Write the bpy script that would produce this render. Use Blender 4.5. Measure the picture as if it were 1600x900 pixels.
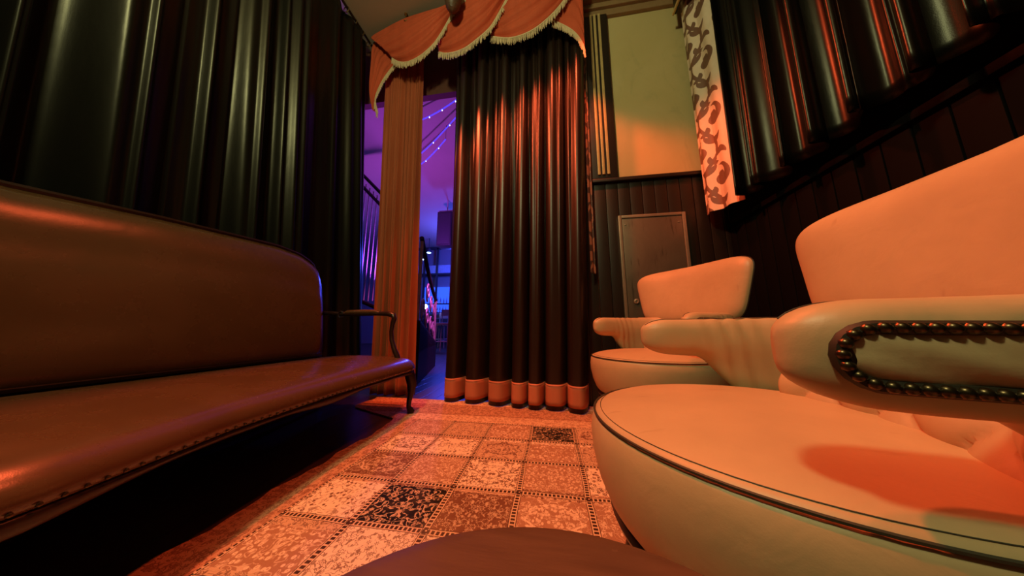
import bpy, bmesh, math, random
import numpy as np
from mathutils import Vector, Matrix, noise
PI = math.pi
random.seed(7)
S = bpy.context.scene
for o in list(bpy.data.objects):
    bpy.data.objects.remove(o)
COL = S.collection

# ---------------------------------------------------------------- camera
cam_d = bpy.data.cameras.new('camera')
cam = bpy.data.objects.new('camera', cam_d)
COL.objects.link(cam)
YAW, PITCH = math.radians(8.7018), math.radians(9.0903)
fw = Vector((-math.sin(YAW) * math.cos(PITCH), math.cos(YAW) * math.cos(PITCH), math.sin(PITCH)))
rt = Vector((math.cos(YAW), math.sin(YAW), 0))
up = rt.cross(fw)
cam.matrix_world = Matrix(((rt.x, up.x, -fw.x, 0), (rt.y, up.y, -fw.y, 0), (rt.z, up.z, -fw.z, .66), (0, 0, 0, 1)))
cam_d.sensor_width = 36
cam_d.lens = 9.0
cam_d.clip_start = .01
S.camera = cam

# ---------------------------------------------------------------- exposure, world, lights
S.view_settings.view_transform = 'Standard'
S.view_settings.look = 'None'
S.view_settings.gamma = 1
S.view_settings.use_curve_mapping = False
S.view_settings.exposure = 0
W = bpy.data.worlds.new('world')
S.world = W
W.use_nodes = True
W.node_tree.nodes['Background'].inputs[0].default_value = (.9, .6, .35, 1)
W.node_tree.nodes['Background'].inputs[1].default_value = .0015


def light(name, kind, loc, col, power, target=None, **kw):
    d = bpy.data.lights.new(name, kind)
    d.color = col
    d.energy = power
    for k, v in kw.items():
        setattr(d, k, v)
    o = bpy.data.objects.new(name, d)
    COL.objects.link(o)
    o.location = loc
    if target is not None:
        o.rotation_euler = (Vector(target) - Vector(loc)).to_track_quat('-Z', 'Y').to_euler()
    return o


# two red-orange spotlights: one high on the left side aimed across at the chairs, one on the ceiling near the far wall
light('orange_spotlight', 'SPOT', (-1.38, 1.38, 3.85), (1, .115, .035), 460, (.54, 1.46, .66),
      spot_size=math.radians(79), spot_blend=.22, shadow_soft_size=.06)
light('orange_downlight', 'SPOT', (.20, 1.55, 3.9), (1, .115, .035), 170, (.20, 1.62, 0),
      spot_size=math.radians(90), spot_blend=.35, shadow_soft_size=.06)
# dim yellowish ceiling lamp behind the camera
light('yellow_lamp', 'POINT', (-.9, -.85, 3.7), (.92, 1, .50), 165, shadow_soft_size=.16)
# the club room beyond the curtains: purple uplighter, blue bar lights, pink stair light
light('purple_uplight', 'SPOT', (-3.2, 4.6, 1.6), (.42, .07, 1), 420, (-3.0, 4.8, 4.4), spot_size=math.radians(150), spot_blend=.5, shadow_soft_size=.15)
light('blue_wash', 'POINT', (-3.4, 8.6, 3.1), (.05, .08, 1), 340, shadow_soft_size=.2)
light('pink_lamp', 'SPOT', (-1.25, 3.7, 2.0), (1, .12, .80), 90, (-2.15, 4.35, .9), spot_size=math.radians(75), spot_blend=.4, shadow_soft_size=.08)


# ---------------------------------------------------------------- node helpers
class NT:
    def __init__(s, name):
        s.m = bpy.data.materials.new(name)
        s.m.use_nodes = True
        s.t = s.m.node_tree
        s.b = s.t.nodes['Principled BSDF']

    def n(s, kind, **kw):
        x = s.t.nodes.new(kind)
        for k, v in kw.items():
            setattr(x, k, v)
        return x

    def lk(s, a, b):
        s.t.links.new(a, b)

    def put(s, v, sock):
        if isinstance(v, (int, float)):
            sock.default_value = v
        elif isinstance(v, (tuple, list)):
            sock.default_value = v
        else:
            s.lk(v, sock)

    def math(s, op, a, b=0.0, c=0.0):
        x = s.n('ShaderNodeMath', operation=op)
        s.put(a, x.inputs[0])
        s.put(b, x.inputs[1])
        s.put(c, x.inputs[2])
        return x.outputs[0]

    def mix(s, f, a, b):
        x = s.n('ShaderNodeMix', data_type='RGBA')
        s.put(f, x.inputs[0])
        s.put(a if not isinstance(a, tuple) else a + (1,) * (4 - len(a)), x.inputs[6])
        s.put(b if not isinstance(b, tuple) else b + (1,) * (4 - len(b)), x.inputs[7])
        return x.outputs[2]

    def step(s, v, lo, hi):
        x = s.n('ShaderNodeMapRange', interpolation_type='SMOOTHSTEP')
        s.put(v, x.inputs[0])
        s.put(lo, x.inputs[1])
        s.put(hi, x.inputs[2])
        return x.outputs[0]

    def obj(s):
        return s.n('ShaderNodeTexCoord').outputs['Object']

    def noise(s, vec, scale, detail=3, rough=.55, dist=0.0):
        x = s.n('ShaderNodeTexNoise')
        if vec is not None:
            s.lk(vec, x.inputs['Vector'])
        x.inputs['Scale'].default_value = scale
        x.inputs['Detail'].default_value = detail
        x.inputs['Roughness'].default_value = rough
        x.inputs['Distortion'].default_value = dist
        return x.outputs[0]

    def vor(s, vec, scale, rnd=1.0, feature='F1'):
        x = s.n('ShaderNodeTexVoronoi', feature=feature)
        s.lk(vec, x.inputs['Vector'])
        x.inputs['Scale'].default_value = scale
        x.inputs['Randomness'].default_value = rnd
        return x

    def bump(s, h, strength, dist=.01):
        x = s.n('ShaderNodeBump')
        x.inputs['Strength'].default_value = strength
        x.inputs['Distance'].default_value = dist
        s.lk(h, x.inputs['Height'])
        s.lk(x.outputs[0], s.b.inputs['Normal'])

    def base(s, v):
        s.put(v if not isinstance(v, tuple) else v + (1,), s.b.inputs['Base Color'])

    def set(s, **kw):
        for k, v in kw.items():
            s.put(v, s.b.inputs[k.replace('_', ' ')])


def scaled(t, vec, sc, off=(0, 0, 0)):
    x = t.n('ShaderNodeMapping')
    t.lk(vec, x.inputs['Vector'])
    x.inputs['Scale'].default_value = sc
    x.inputs['Location'].default_value = off
    return x.outputs[0]


def simple(name, col, rough=.5, spec=.5, metal=0, var=.25, vscale=12, bump=0, bscale=60, sheen=0, coat=0, stretch=(1, 1, 1)):
    t = NT(name)
    v = scaled(t, t.obj(), stretch)
    f = t.noise(v, vscale, 4)
    lo = tuple(c * (1 - var) for c in col)
    hi = tuple(min(1, c * (1 + var)) for c in col)
    t.base(t.mix(f, lo, hi))
    t.set(Roughness=rough, Metallic=metal, Specular_IOR_Level=spec, Sheen_Weight=sheen, Coat_Weight=coat)
    if bump:
        t.bump(t.noise(v, bscale, 3), bump)
    return t.m


def leather(name, col, rough, var=.18, wr=.5, spec=.5, dirt=(.25, .12, .06), coat=0):
    t = NT(name)
    v = t.obj()
    f = t.noise(v, 6, 5, .6)
    c = t.mix(f, tuple(x * (1 - var) for x in col), tuple(x * (1 + var) for x in col))
    # small scuffs and stains with a shape of their own
    sc = t.step(t.noise(scaled(t, v, (1, 3.5, 1)), 9, 2, .5), .68, .78)
    c = t.mix(t.math('MULTIPLY', sc, .22), c, dirt)
    t.base(c)
    t.set(Roughness=t.math('MULTIPLY_ADD', f, .16, rough - .08), Specular_IOR_Level=spec, Coat_Weight=coat)
    grain = t.vor(v, 420, 1).outputs['Distance']
    wrk = t.noise(v, 14, 3, .55, .6)
    h = t.math('ADD', t.math('MULTIPLY', grain, .018), t.math('MULTIPLY', wrk, wr))
    t.bump(h, .25, .012)
    return t.m


M = {}
M['tan'] = leather('tan_leather', (.54, .37, .21), .44, wr=.6)
M['tan_quilt'] = leather('quilted_leather', (.52, .35, .20), .46, wr=.5)
M['brown'] = leather('brown_leather', (.085, .040, .016), .27, wr=.14, dirt=(.05, .02, .01), spec=.75)
M['dark_leather'] = simple('dark_leather', (.02, .013, .009), .4, vscale=20)
M['seam'] = simple('dark_piping', (.035, .03, .018), .6)
M['nail'] = simple('antique_nail_metal', (.10, .065, .035), .3, metal=.9, var=.5)
M['gimp'] = simple('dark_nail_band', (.02, .013, .006), .6)
M['wood'] = simple('dark_polished_wood', (.018, .008, .005), .30, .4, var=.4, vscale=5, stretch=(8, 1, 1))
M['table'] = None
M['black_satin'] = None
M['gold'] = simple('dull_gold', (.62, .42, .18), .45, metal=.25, var=.3)
M['brass'] = simple('aged_brass', (.35, .22, .08), .35, metal=.9)
M['black_wood'] = simple('black_painted_wood', (.016, .009, .006), .42, var=.3, vscale=8, bump=.05)
M['black_matt'] = simple('black_matt_paint', (.0015, .0012, .001), .8, .1, var=.3)
M['metal'] = None
M['lamp_blue'] = None


def satin(name, col, rough, spec, sheen=0.0, tint=(1, 1, 1), weave=.06, aniso=0.0):
    t = NT(name)
    v = t.obj()
    f = t.noise(scaled(t, v, (1, 1, .2)), 7, 3)
    t.base(t.mix(f, tuple(x * .7 for x in col), tuple(x * 1.3 for x in col)))
    t.set(Roughness=rough, Specular_IOR_Level=spec, Sheen_Weight=sheen, Sheen_Roughness=.35)
    t.b.inputs['Sheen Tint'].default_value = tint + (1,)
    t.b.inputs['Specular Tint'].default_value = tint + (1,)
    h = t.math('ADD', t.noise(scaled(t, v, (1, 1, .35)), 16, 3), t.math('MULTIPLY', t.noise(v, 300, 1), .15))
    t.bump(h, weave, .02)
    return t.m


M['black_satin'] = satin('black_satin', (.005, .004, .003), .33, .32, .0, (1, .86, .66))
M['right_satin'] = satin('short_black_satin', (.004, .003, .0025), .30, .20, .0, (1, .9, .75))
M['front_satin'] = satin('brown_black_satin', (.017, .007, .004), .36, .42, .0)
M['red_satin'] = satin('red_drape_cloth', (.36, .080, .034), .6, .35, .15, (1, .6, .4))
M['swag'] = satin('red_swag_velvet', (.52, .080, .036), .6, .25, .2, (1, .5, .3))
M['hem'] = satin('rust_hem_cloth', (.52, .17, .09), .55, .3)
M['fringe'] = simple('cream_fringe', (.62, .44, .26), .7, var=.35, vscale=60)


def plaster():
    t = NT('gilded_plaster')
    v = t.obj()
    a = t.noise(v, 1.6, 5, .6, .4)
    b = t.noise(scaled(t, v, (1, 1, .5)), 5, 4, .65, .8)
    c = t.mix(a, (.50, .37, .15), (.66, .50, .26))
    c = t.mix(t.math('MULTIPLY', t.step(b, .52, .72), .35), c, (.40, .32, .15))
    t.base(c)
    t.set(Roughness=.55, Specular_IOR_Level=.35)
    t.bump(b, .12, .02)
    return t.m


M['plaster'] = plaster()
M['ceiling'] = simple('ceiling_paint', (.42, .33, .24), .8, var=.08, vscale=2)


def floorwood():
    t = NT('dark_floorboards')
    v = t.obj()
    sp = t.n('ShaderNodeSeparateXYZ')
    t.lk(v, sp.inputs[0])
    f = t.math('FRACT', t.math('MULTIPLY', sp.outputs[0], 1 / .14))
    joint = t.step(t.math('ABSOLUTE', t.math('SUBTRACT', f, .5)), .465, .49)
    g = t.noise(scaled(t, v, (14, 1, 1)), 3, 4)
    pl = t.n('ShaderNodeTexWhiteNoise', noise_dimensions='1D')
    t.lk(t.math('FLOOR', t.math('MULTIPLY', sp.outputs[0], 1 / .14)), pl.inputs['W'])
    c = t.mix(g, (.030, .017, .010), (.070, .040, .024))
    c = t.mix(t.math('MULTIPLY', pl.outputs[0], .4), c, (.035, .02, .012))
    t.base(t.mix(joint, c, (.008, .005, .003)))
    t.set(Roughness=t.math('MULTIPLY_ADD', g, .2, .22), Specular_IOR_Level=.5)
    t.bump(t.math('SUBTRACT', 1, joint), .3, .004)
    return t.m


M['floor'] = floorwood()


def tabletop():
    t = NT('worn_table_wood')
    v = t.obj()
    g = t.noise(scaled(t, v, (3, 22, 3)), 3, 5, .6, .3)
    c = t.mix(g, (.060, .028, .015), (.135, .064, .035))
    d = t.step(t.noise(v, 30, 3), .66, .74)
    c = t.mix(t.math('MULTIPLY', d, .35), c, (.30, .17, .10))
    t.base(c)
    t.set(Roughness=.5, Specular_IOR_Level=.35)
    t.bump(g, .15, .004)
    return t.m


M['table'] = tabletop()


def metaldoor():
    t = NT('worn_painted_metal')
    v = t.obj()
    a = t.noise(scaled(t, v, (1, 1, .6)), 3.2, 5, .65, .6)
    c = t.mix(a, (.13, .10, .075), (.30, .24, .18))
    s = t.step(t.noise(scaled(t, v, (6, 1, .7)), 5, 3), .60, .72)
    c = t.mix(t.math('MULTIPLY', s, .6), c, (.07, .05, .035))
    t.base(c)
    t.set(Roughness=.38, Metallic=.55)
    t.bump(a, .06, .01)
    return t.m


M['metal'] = metaldoor()
M['metal_trim'] = simple('bright_metal_trim', (.42, .32, .24), .4, metal=.6)


def emit(name, col, strength):
    t = NT(name)
    t.base(col)
    t.b.inputs['Emission Color'].default_value = col + (1,)
    t.b.inputs['Emission Strength'].default_value = strength
    return t.m


M['lamp_blue'] = emit('blue_lamp_lens', (.25, .45, 1), 14)
M['sparkle_bead'] = emit('streak_sparkle', (.30, .30, 1), 6)  # sparkles along the blue ceiling streaks, made as glowing beads
M['backlit'] = emit('backlit_blue_shelf', (.03, .10, .95), 1.3)
M['lamp_white'] = emit('small_white_lamp', (.7, .7, 1), 6)
M['hall_wall'] = simple('hall_wall_paint', (.30, .28, .30), .7, var=.1, vscale=1)
M['hall_dark'] = simple('hall_dark_paint', (.03, .03, .04), .5)
M['iron'] = simple('painted_wrought_iron', (.62, .55, .58), .4, metal=.2)
M['stair'] = simple('dark_stair_wood', (.018, .010, .010), .45)
M['glass_bottle'] = simple('blue_lit_bottle', (.25, .3, .5), .15)
M['streak_glow'] = emit('glowing_blue_streak', (.10, .06, .95), .9)  # glow standing in for the blue light streaks on the hall ceiling
M['hanger'] = simple('dark_hanger_wire', (.05, .04, .08), .5)


# rug: patchwork of woven panels
def rugmat():
    t = NT('woven_patchwork_rug')
    v = t.obj()
    sp = t.n('ShaderNodeSeparateXYZ')
    t.lk(v, sp.inputs[0])
    wob = t.noise(v, 5, 2)
    wx = t.math('MULTIPLY_ADD', wob, .018, t.math('ADD', sp.outputs[0], .148 - .009))
    wob2 = t.noise(scaled(t, v, (1, 1, 1), (3, 7, 0)), 5, 2)
    wy = t.math('MULTIPLY_ADD', wob2, .018, t.math('SUBTRACT', sp.outputs[1], .893 + .009))
    cu = t.math('MULTIPLY', wx, 1 / .275)
    cv = t.math('MULTIPLY', wy, 1 / .245)
    fu = t.math('FRACT', cu)
    fv = t.math('FRACT', cv)
    tone = t.n('ShaderNodeAttribute', attribute_name='tone').outputs['Fac']
    motif = t.n('ShaderNodeAttribute', attribute_name='motif').outputs['Fac']
    seed = t.n('ShaderNodeAttribute', attribute_name='seed').outputs['Fac']
    border = t.n('ShaderNodeAttribute', attribute_name='border').outputs['Fac']
    # mirrored cell coordinates for the symmetrical vine figures
    mu = t.math('ABSOLUTE', t.math('SUBTRACT', fu, .5))
    mv = t.math('SUBTRACT', fv, .5)
    cmb = t.n('ShaderNodeCombineXYZ')
    t.lk(mu, cmb.inputs[0])
    t.lk(mv, cmb.inputs[1])
    t.lk(t.math('MULTIPLY', seed, 37.0), cmb.inputs[2])
    q = cmb.outputs[0]
    cm2 = t.n('ShaderNodeCombineXYZ')
    t.lk(cu, cm2.inputs[0])
    t.lk(cv, cm2.inputs[1])
    t.lk(t.math('MULTIPLY', seed, 11.0), cm2.inputs[2])
    q2 = cm2.outputs[0]
    # vines: contour lines of a noise field
    nz = t.noise(q, 6.0, 2, .5, 1.2)
    vine = t.math('SUBTRACT', 1, t.step(t.math('ABSOLUTE', t.math('SUBTRACT', nz, .5)), .010, .035))
    nz2 = t.noise(q, 9.5, 1, .5, .9)
    vine2 = t.math('SUBTRACT', 1, t.step(t.math('ABSOLUTE', t.math('SUBTRACT', nz2, .48)), .012, .03))
    # flowers: petals round the voronoi points
    vf = t.vor(q, 8.5, .8)
    d = vf.outputs['Distance']
    loc = t.n('ShaderNodeVectorMath', operation='SUBTRACT')
    sc = t.n('ShaderNodeVectorMath', operation='SCALE')
    t.lk(q, sc.inputs[0])
    sc.inputs['Scale'].default_value = 1.0
    t.lk(sc.outputs[0], loc.inputs[0])
    t.lk(vf.outputs['Position'], loc.inputs[1])
    ls = t.n('ShaderNodeSeparateXYZ')
    t.lk(loc.outputs[0], ls.inputs[0])
    ang = t.math('ARCTAN2', ls.outputs[1], ls.outputs[0])
    pet = t.math('MULTIPLY_ADD', t.math('SINE', t.math('MULTIPLY', ang, 6.0)), .06, .30)
    flower = t.math('SUBTRACT', 1, t.step(t.math('SUBTRACT', d, pet), -.03, .03))
    ring = t.math('SUBTRACT', 1, t.step(t.math('ABSOLUTE', t.math('SUBTRACT', d, t.math('ADD', pet, .07))), .015, .04))
    core = t.math('SUBTRACT', 1, t.step(d, .09, .14))
    # small leaf sprigs
    vl = t.vor(scaled(t, q2, (1, .55, 1)), 17, .95)
    leaf = t.math('SUBTRACT', 1, t.step(vl.outputs['Distance'], .22, .34))
    # small regular boteh figure
    vb = t.vor(scaled(t, q2, (1, .8, 1)), 12.5, .65)
    bot = t.math('SUBTRACT', 1, t.step(vb.outputs['Distance'], .27, .36))
    botc = t.math('SUBTRACT', 1, t.step(vb.outputs['Distance'], .12, .18))

    def mx(*a):
        r = a[0]
        for b in a[1:]:
            r = t.math('MAXIMUM', r, b)
        return r
    f1 = mx(vine, t.math('MULTIPLY', flower, .85), t.math('MULTIPLY', leaf, .45))
    f2 = mx(t.math('MULTIPLY', vine2, .8), ring, t.math('MULTIPLY', leaf, .75))
    f3 = mx(t.math('SUBTRACT', bot, t.math('MULTIPLY', botc, .7)), t.math('MULTIPLY', vine, .7), t.math('MULTIPLY', leaf, .4))
    # medallion: rings inside an oval
    rr = t.math('SQRT', t.math('ADD', t.math('MULTIPLY', t.math('POWER', mu, 2), 1.4), t.math('MULTIPLY', t.math('POWER', mv, 2), 2.4)))
    ov = t.math('SUBTRACT', 1, t.step(t.math('ABSOLUTE', t.math('SUBTRACT', rr, t.math('MULTIPLY_ADD', nz2, .42, .20))), .02, .04))
    inn = t.math('SUBTRACT', 1, t.step(rr, .34, .44))
    f4 = mx(ov, t.math('MULTIPLY', inn, mx(t.math('MULTIPLY', leaf, .9), t.math('MULTIPLY', bot, .8))), t.math('MULTIPLY', vine, .8), t.math('MULTIPLY', ring, .5))

    def sel(lo, hi):
        return t.math('MULTIPLY', t.math('GREATER_THAN', motif, lo), t.math('LESS_THAN', motif, hi))
    fig = t.math('ADD', t.math('ADD', t.math('MULTIPLY', f1, sel(-1, .3)), t.math('MULTIPLY', f2, sel(.3, .55))),
                 t.math('ADD', t.math('MULTIPLY', f3, sel(.55, .8)), t.math('MULTIPLY', f4, sel(.8, 2))))
    # ground and figure colours by tone of the patch
    rg = t.n('ShaderNodeValToRGB')
    rg.color_ramp.interpolation = 'CONSTANT'
    els = [(0, (.012, .010, .008)), (.2, (.19, .075, .04)), (.4, (.42, .21, .12)), (.6, (.66, .42, .26)), (.8, (.88, .66, .46))]
    rf = t.n('ShaderNodeValToRGB')
    rf.color_ramp.interpolation = 'CONSTANT'
    els2 = [(0, (.68, .44, .27)), (.2, (.68, .46, .29)), (.4, (.84, .60, .41)), (.6, (.20, .08, .048)), (.8, (.20, .085, .045))]
    for ramp, ee in ((rg, els), (rf, els2)):
        cr = ramp.color_ramp
        cr.elements[0].position = 0
        cr.elements[0].color = ee[0][1] + (1,)
        cr.elements[1].position = ee[1][0]
        cr.elements[1].color = ee[1][1] + (1,)
        for p, c in ee[2:]:
            e = cr.elements.new(p)
            e.color = c + (1,)
        t.lk(tone, ramp.inputs[0])
    c = t.mix(fig, rg.outputs[0], rf.outputs[0])
    c = t.mix(t.math('MULTIPLY', core, t.math('LESS_THAN', motif, .3)), c, (.22, .07, .035))
    # beaded lines between the patches
    du = t.math('MULTIPLY', t.math('SUBTRACT', .5, t.math('ABSOLUTE', t.math('SUBTRACT', fu, .5))), .275)
    dv = t.math('MULTIPLY', t.math('SUBTRACT', .5, t.math('ABSOLUTE', t.math('SUBTRACT', fv, .5))), .245)
    inside = t.math('SUBTRACT', 1, border)

    def line(dd, along, n):
        stp = t.math('MULTIPLY', t.math('LESS_THAN', dd, .0135), inside)
        edge = t.math('MULTIPLY', stp, t.math('GREATER_THAN', dd, .0112))
        bead = t.math('MULTIPLY', t.math('LESS_THAN', dd, .0072),
                      t.math('GREATER_THAN', t.math('FRACT', t.math('MULTIPLY', along, n)), .36))
        return stp, edge, bead
    s1, e1, b1 = line(du, cv, 15)
    s2, e2, b2 = line(dv, cu, 17)
    c = t.mix(s1, c, (.72, .47, .29))
    c = t.mix(s2, c, (.72, .47, .29))
    dark = mx(t.math('MULTIPLY', s1, b1), t.math('MULTIPLY', s2, b2), e1, e2)
    c = t.mix(dark, c, (.055, .022, .014))
    # outer border: floral band between plain guards
    bfl = mx(ring, t.math('MULTIPLY', flower, .7), t.math('MULTIPLY', vine2, .8), t.math('MULTIPLY', leaf, .6))
    bc = t.mix(bfl, (.58, .31, .18), (.20, .065, .035))
    bc = t.mix(t.math('MULTIPLY', core, .8), bc, (.62, .40, .24))
    plain = t.n('ShaderNodeAttribute', attribute_name='plain').outputs['Fac']
    bc = t.mix(plain, bc, t.mix(t.step(t.noise(v, 60, 2), .45, .6), (.76, .50, .31), (.50, .26, .15)))
    c = t.mix(border, c, bc)
    # wear and yarn
    wear = t.noise(v, 4, 4, .6)
    yarn = t.noise(v, 210, 2, .7)
    c = t.mix(t.math('MULTIPLY', t.step(wear, .45, .75), .18), c, (.58, .36, .21))
    c = t.mix(t.math('MULTIPLY', t.step(yarn, .5, .7), .13), c, (.16, .06, .035))
    t.base(c)
    t.set(Roughness=.9, Specular_IOR_Level=.1)
    t.bump(t.math('ADD', yarn, t.math('MULTIPLY', fig, .3)), .5, .004)
    return t.m


M['rug'] = rugmat()


def damaskmat(name, g0, g1, p0, p1):
    t = NT(name)
    a = t.n('ShaderNodeAttribute', attribute_name='print').outputs['Fac']
    f = t.noise(t.obj(), 9, 3)
    t.base(t.mix(t.step(a, .4, .6), t.mix(f, g0, g1), t.mix(f, p0, p1)))
    t.set(Roughness=.5, Specular_IOR_Level=.35)
    return t.m


M['damask'] = damaskmat('damask_print_cloth', (.66, .48, .36), (.82, .64, .50), (.12, .055, .036), (.24, .11, .07))
M['damask_dark'] = damaskmat('dark_flowered_cloth', (.16, .05, .03), (.42, .16, .09), (.04, .015, .01), (.08, .03, .02))


# ---------------------------------------------------------------- mesh helpers
def wloc(o):
    p = Vector((0, 0, 0))
    while o is not None:
        p += o.location
        o = o.parent
    return p


def mesh_obj(name, V, F, mat, parent=None, smooth=True, local=False):
    """one mesh object; vertices in world space unless local"""
    V = np.asarray(V, float)
    if parent is not None and not local:
        V = V - np.array(wloc(parent))
    me = bpy.data.meshes.new(name)
    me.from_pydata([tuple(p) for p in V], [], [tuple(f) for f in F])
    me.update()
    if smooth:
        me.polygons.foreach_set('use_smooth', [True] * len(me.polygons))
    me.materials.append(mat)
    o = bpy.data.objects.new(name, me)
    COL.objects.link(o)
    if parent is not None:
        o.parent = parent
    return o


def fix_normals(o):
    bm = bmesh.new()
    bm.from_mesh(o.data)
    bmesh.ops.recalc_face_normals(bm, faces=bm.faces)
    bm.to_mesh(o.data)
    bm.free()
    return o


def thing(name, label, cat, loc=(0, 0, 0), rotz=0, group=None):
    o = bpy.data.objects.new(name, None)
    COL.objects.link(o)
    o.empty_display_size = .1
    o.location = loc
    o.rotation_euler = (0, 0, rotz)
    o['label'] = label
    o['category'] = cat
    if group:
        o['group'] = group
    return o


def tag(o, label, cat, group=None):
    o['label'] = label
    o['category'] = cat
    if group:
        o['group'] = group
    return o


def struct(o):
    o['kind'] = 'structure'
    return o


class MB:
    """collects primitive shapes into one mesh"""

    def __init__(s):
        s.V = []
        s.F = []

    def add(s, V, F):
        k = len(s.V)
        s.V += [tuple(p) for p in V]
        s.F += [tuple(i + k for i in f) for f in F]
        return s

    def box(s, x0, x1, y0, y1, z0, z1, bev=0.0):
        bm = bmesh.new()
        r = bmesh.ops.create_cube(bm, size=1)
        for v in bm.verts:
            v.co = Vector(((x0 + x1) / 2 + v.co.x * (x1 - x0), (y0 + y1) / 2 + v.co.y * (y1 - y0), (z0 + z1) / 2 + v.co.z * (z1 - z0)))
        if bev:
            bmesh.ops.bevel(bm, geom=bm.edges[:], offset=bev, segments=2, profile=.6, affect='EDGES')
        bm.verts.index_update()
        s.add([v.co.copy() for v in bm.verts], [[v.index for v in f.verts] for f in bm.faces])
        bm.free()
        return s

    def tube(s, pts, rad, n=10, cap=True, closed=False, flat=None):
        pts = [Vector(p) for p in pts]
        m = len(pts)
        if not hasattr(rad, '__len__'):
            rad = [rad] * m
        V = []
        up0 = None
        for i, p in enumerate(pts):
            if closed:
                d = pts[(i + 1) % m] - pts[i - 1]
            else:
                d = pts[min(i + 1, m - 1)] - pts[max(i - 1, 0)]
            d.normalize()
            if up0 is None:
                up0 = Vector((0, 0, 1)) if abs(d.z) < .9 else Vector((1, 0, 0))
            a = (up0 - d * up0.dot(d))
            if a.length < 1e-6:
                a = d.orthogonal()
            a.normalize()
            up0 = a
            b = d.cross(a)
            for k in range(n):
                th = 2 * PI * k / n
                V.append(p + a * (rad[i] * math.cos(th)) + b * (rad[i] * math.sin(th) * (flat or 1)))
        F = []
        for i in range(m if closed else m - 1):
            j = (i + 1) % m
            for k in range(n):
                F.append((i * n + k, i * n + (k + 1) % n, j * n + (k + 1) % n, j * n + k))
        if cap and not closed:
            F.append(tuple(range(n - 1, -1, -1)))
            F.append(tuple((m - 1) * n + k for k in range(n)))
        return s.add(V, F)

    def lathe(s, prof, c=(0, 0, 0), n=24, axis='z'):
        V = []
        for r, z in prof:
            for k in range(n):
                th = 2 * PI * k / n
                p = (r * math.cos(th), r * math.sin(th), z)
                if axis == 'y':
                    p = (p[0], p[2], p[1])
                if axis == 'x':
                    p = (p[2], p[0], p[1])
                V.append((c[0] + p[0], c[1] + p[1], c[2] + p[2]))
        F = []
        for i in range(len(prof) - 1):
            for k in range(n):
                F.append((i * n + k, i * n + (k + 1) % n, (i + 1) * n + (k + 1) % n, (i + 1) * n + k))
        F.append(tuple(range(n - 1, -1, -1)))
        F.append(tuple((len(prof) - 1) * n + k for k in range(n)))
        return s.add(V, F)

    def build(s, name, mat, parent=None, smooth=True, local=False):
        o = mesh_obj(name, s.V, s.F, mat, parent, False, local)
        fix_normals(o)
        if smooth:
            o.data.polygons.foreach_set('use_smooth', [True] * len(o.data.polygons))
            try:
                o.data.set_sharp_from_angle(angle=math.radians(40))
            except Exception:
                pass
        return o


def gridF(nu, nv, closed_u=False):
    F = []
    for j in range(nv - 1):
        for i in range(nu if closed_u else nu - 1):
            i2 = (i + 1) % nu
            F.append((j * nu + i, j * nu + i2, (j + 1) * nu + i2, (j + 1) * nu + i))
    return F


def sm(x, a, b):
    t = np.clip((np.asarray(x, float) - a) / (b - a), 0, 1)
    return t * t * (3 - 2 * t)


def solid(o, th, off=0):
    m = o.modifiers.new('thickness', 'SOLIDIFY')
    m.thickness = th
    m.offset = off
    return o


def box(name, mat, x0, x1, y0, y1, z0, z1, parent=None, bev=0.0):
    return MB().box(x0, x1, y0, y1, z0, z1, bev).build(name, mat, parent, smooth=bev > 0)


# ---------------------------------------------------------------- room shell
CEIL = 4.40
struct(box('floor', M['floor'], -9, 3.2, -2.4, 11.3, -.1, 0))
struct(box('ceiling', M['ceiling'], -9, 3.2, -2.4, 11.3, CEIL, CEIL + .1))
struct(box('wall_left', M['black_wood'], -2.62, -2.5, -2.4, 2.45, 0, CEIL))
struct(box('wall_back', M['black_wood'], -2.5, 1.68, -2.4, -2.3, 0, CEIL))
wall_right = struct(box('wall_right', M['black_matt'], 1.60, 1.72, -2.3, 2.55, 0, CEIL))
wall_far = struct(box('wall_far', M['plaster'], .22, 1.60, 2.44, 2.56, 0, CEIL))
# black boarded dado on the far wall, board by board
x = .22
i = 0
while x < 1.575:
    w = .110
    x1 = min(x + w, 1.585)
    b = box('board', M['black_wood'], x + .0025, x1 - .0025, 2.418, 2.44, 0, 2.065, wall_far, .004)
    x += w
trim = struct(box('trim_1', M['black_wood'], .22, 1.585, 2.385, 2.44, 2.065, 2.10, None, .006))
# dado boards on the right wall
y = -.4
while y < 2.40:
    box('board', M['black_matt'], 1.578, 1.60, y + .003, min(y + .11, 2.43) - .003, 0, 1.55, wall_right, .004)
    y += .11
struct(box('trim_2', M['black_matt'], 1.555, 1.60, -.4, 2.38, 1.55, 1.59, None, .006))
# cornice along the far wall
c = MB()
for (a, b_, z0, z1) in ((2.40, 2.44, 4.02, 4.10), (2.37, 2.44, 4.10, 4.16), (2.33, 2.44, 4.16, 4.24), (2.36, 2.44, 4.24, 4.40)):
    c.box(.22, 1.60, a, b_, z0, z1, .006)
struct(c.build('trim_3', simple('brown_cornice_wood', (.30, .17, .08), .5, var=.2), None, False))
# dark cloth covered lintel over the curtained opening
struct(box('trim_4', simple('dark_red_lintel_cloth', (.10, .028, .015), .8), -2.50, .24, 2.62, 2.70, 3.58, CEIL))
# hall shell
hall_wall = struct(box('wall_hall_end', M['hall_wall'], -9, 3.2, 11.0, 11.3, 0, CEIL))
struct(box('wall_hall_side', M['hall_wall'], -9.2, -9.0, 2.4, 11.3, 0, CEIL))

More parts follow.
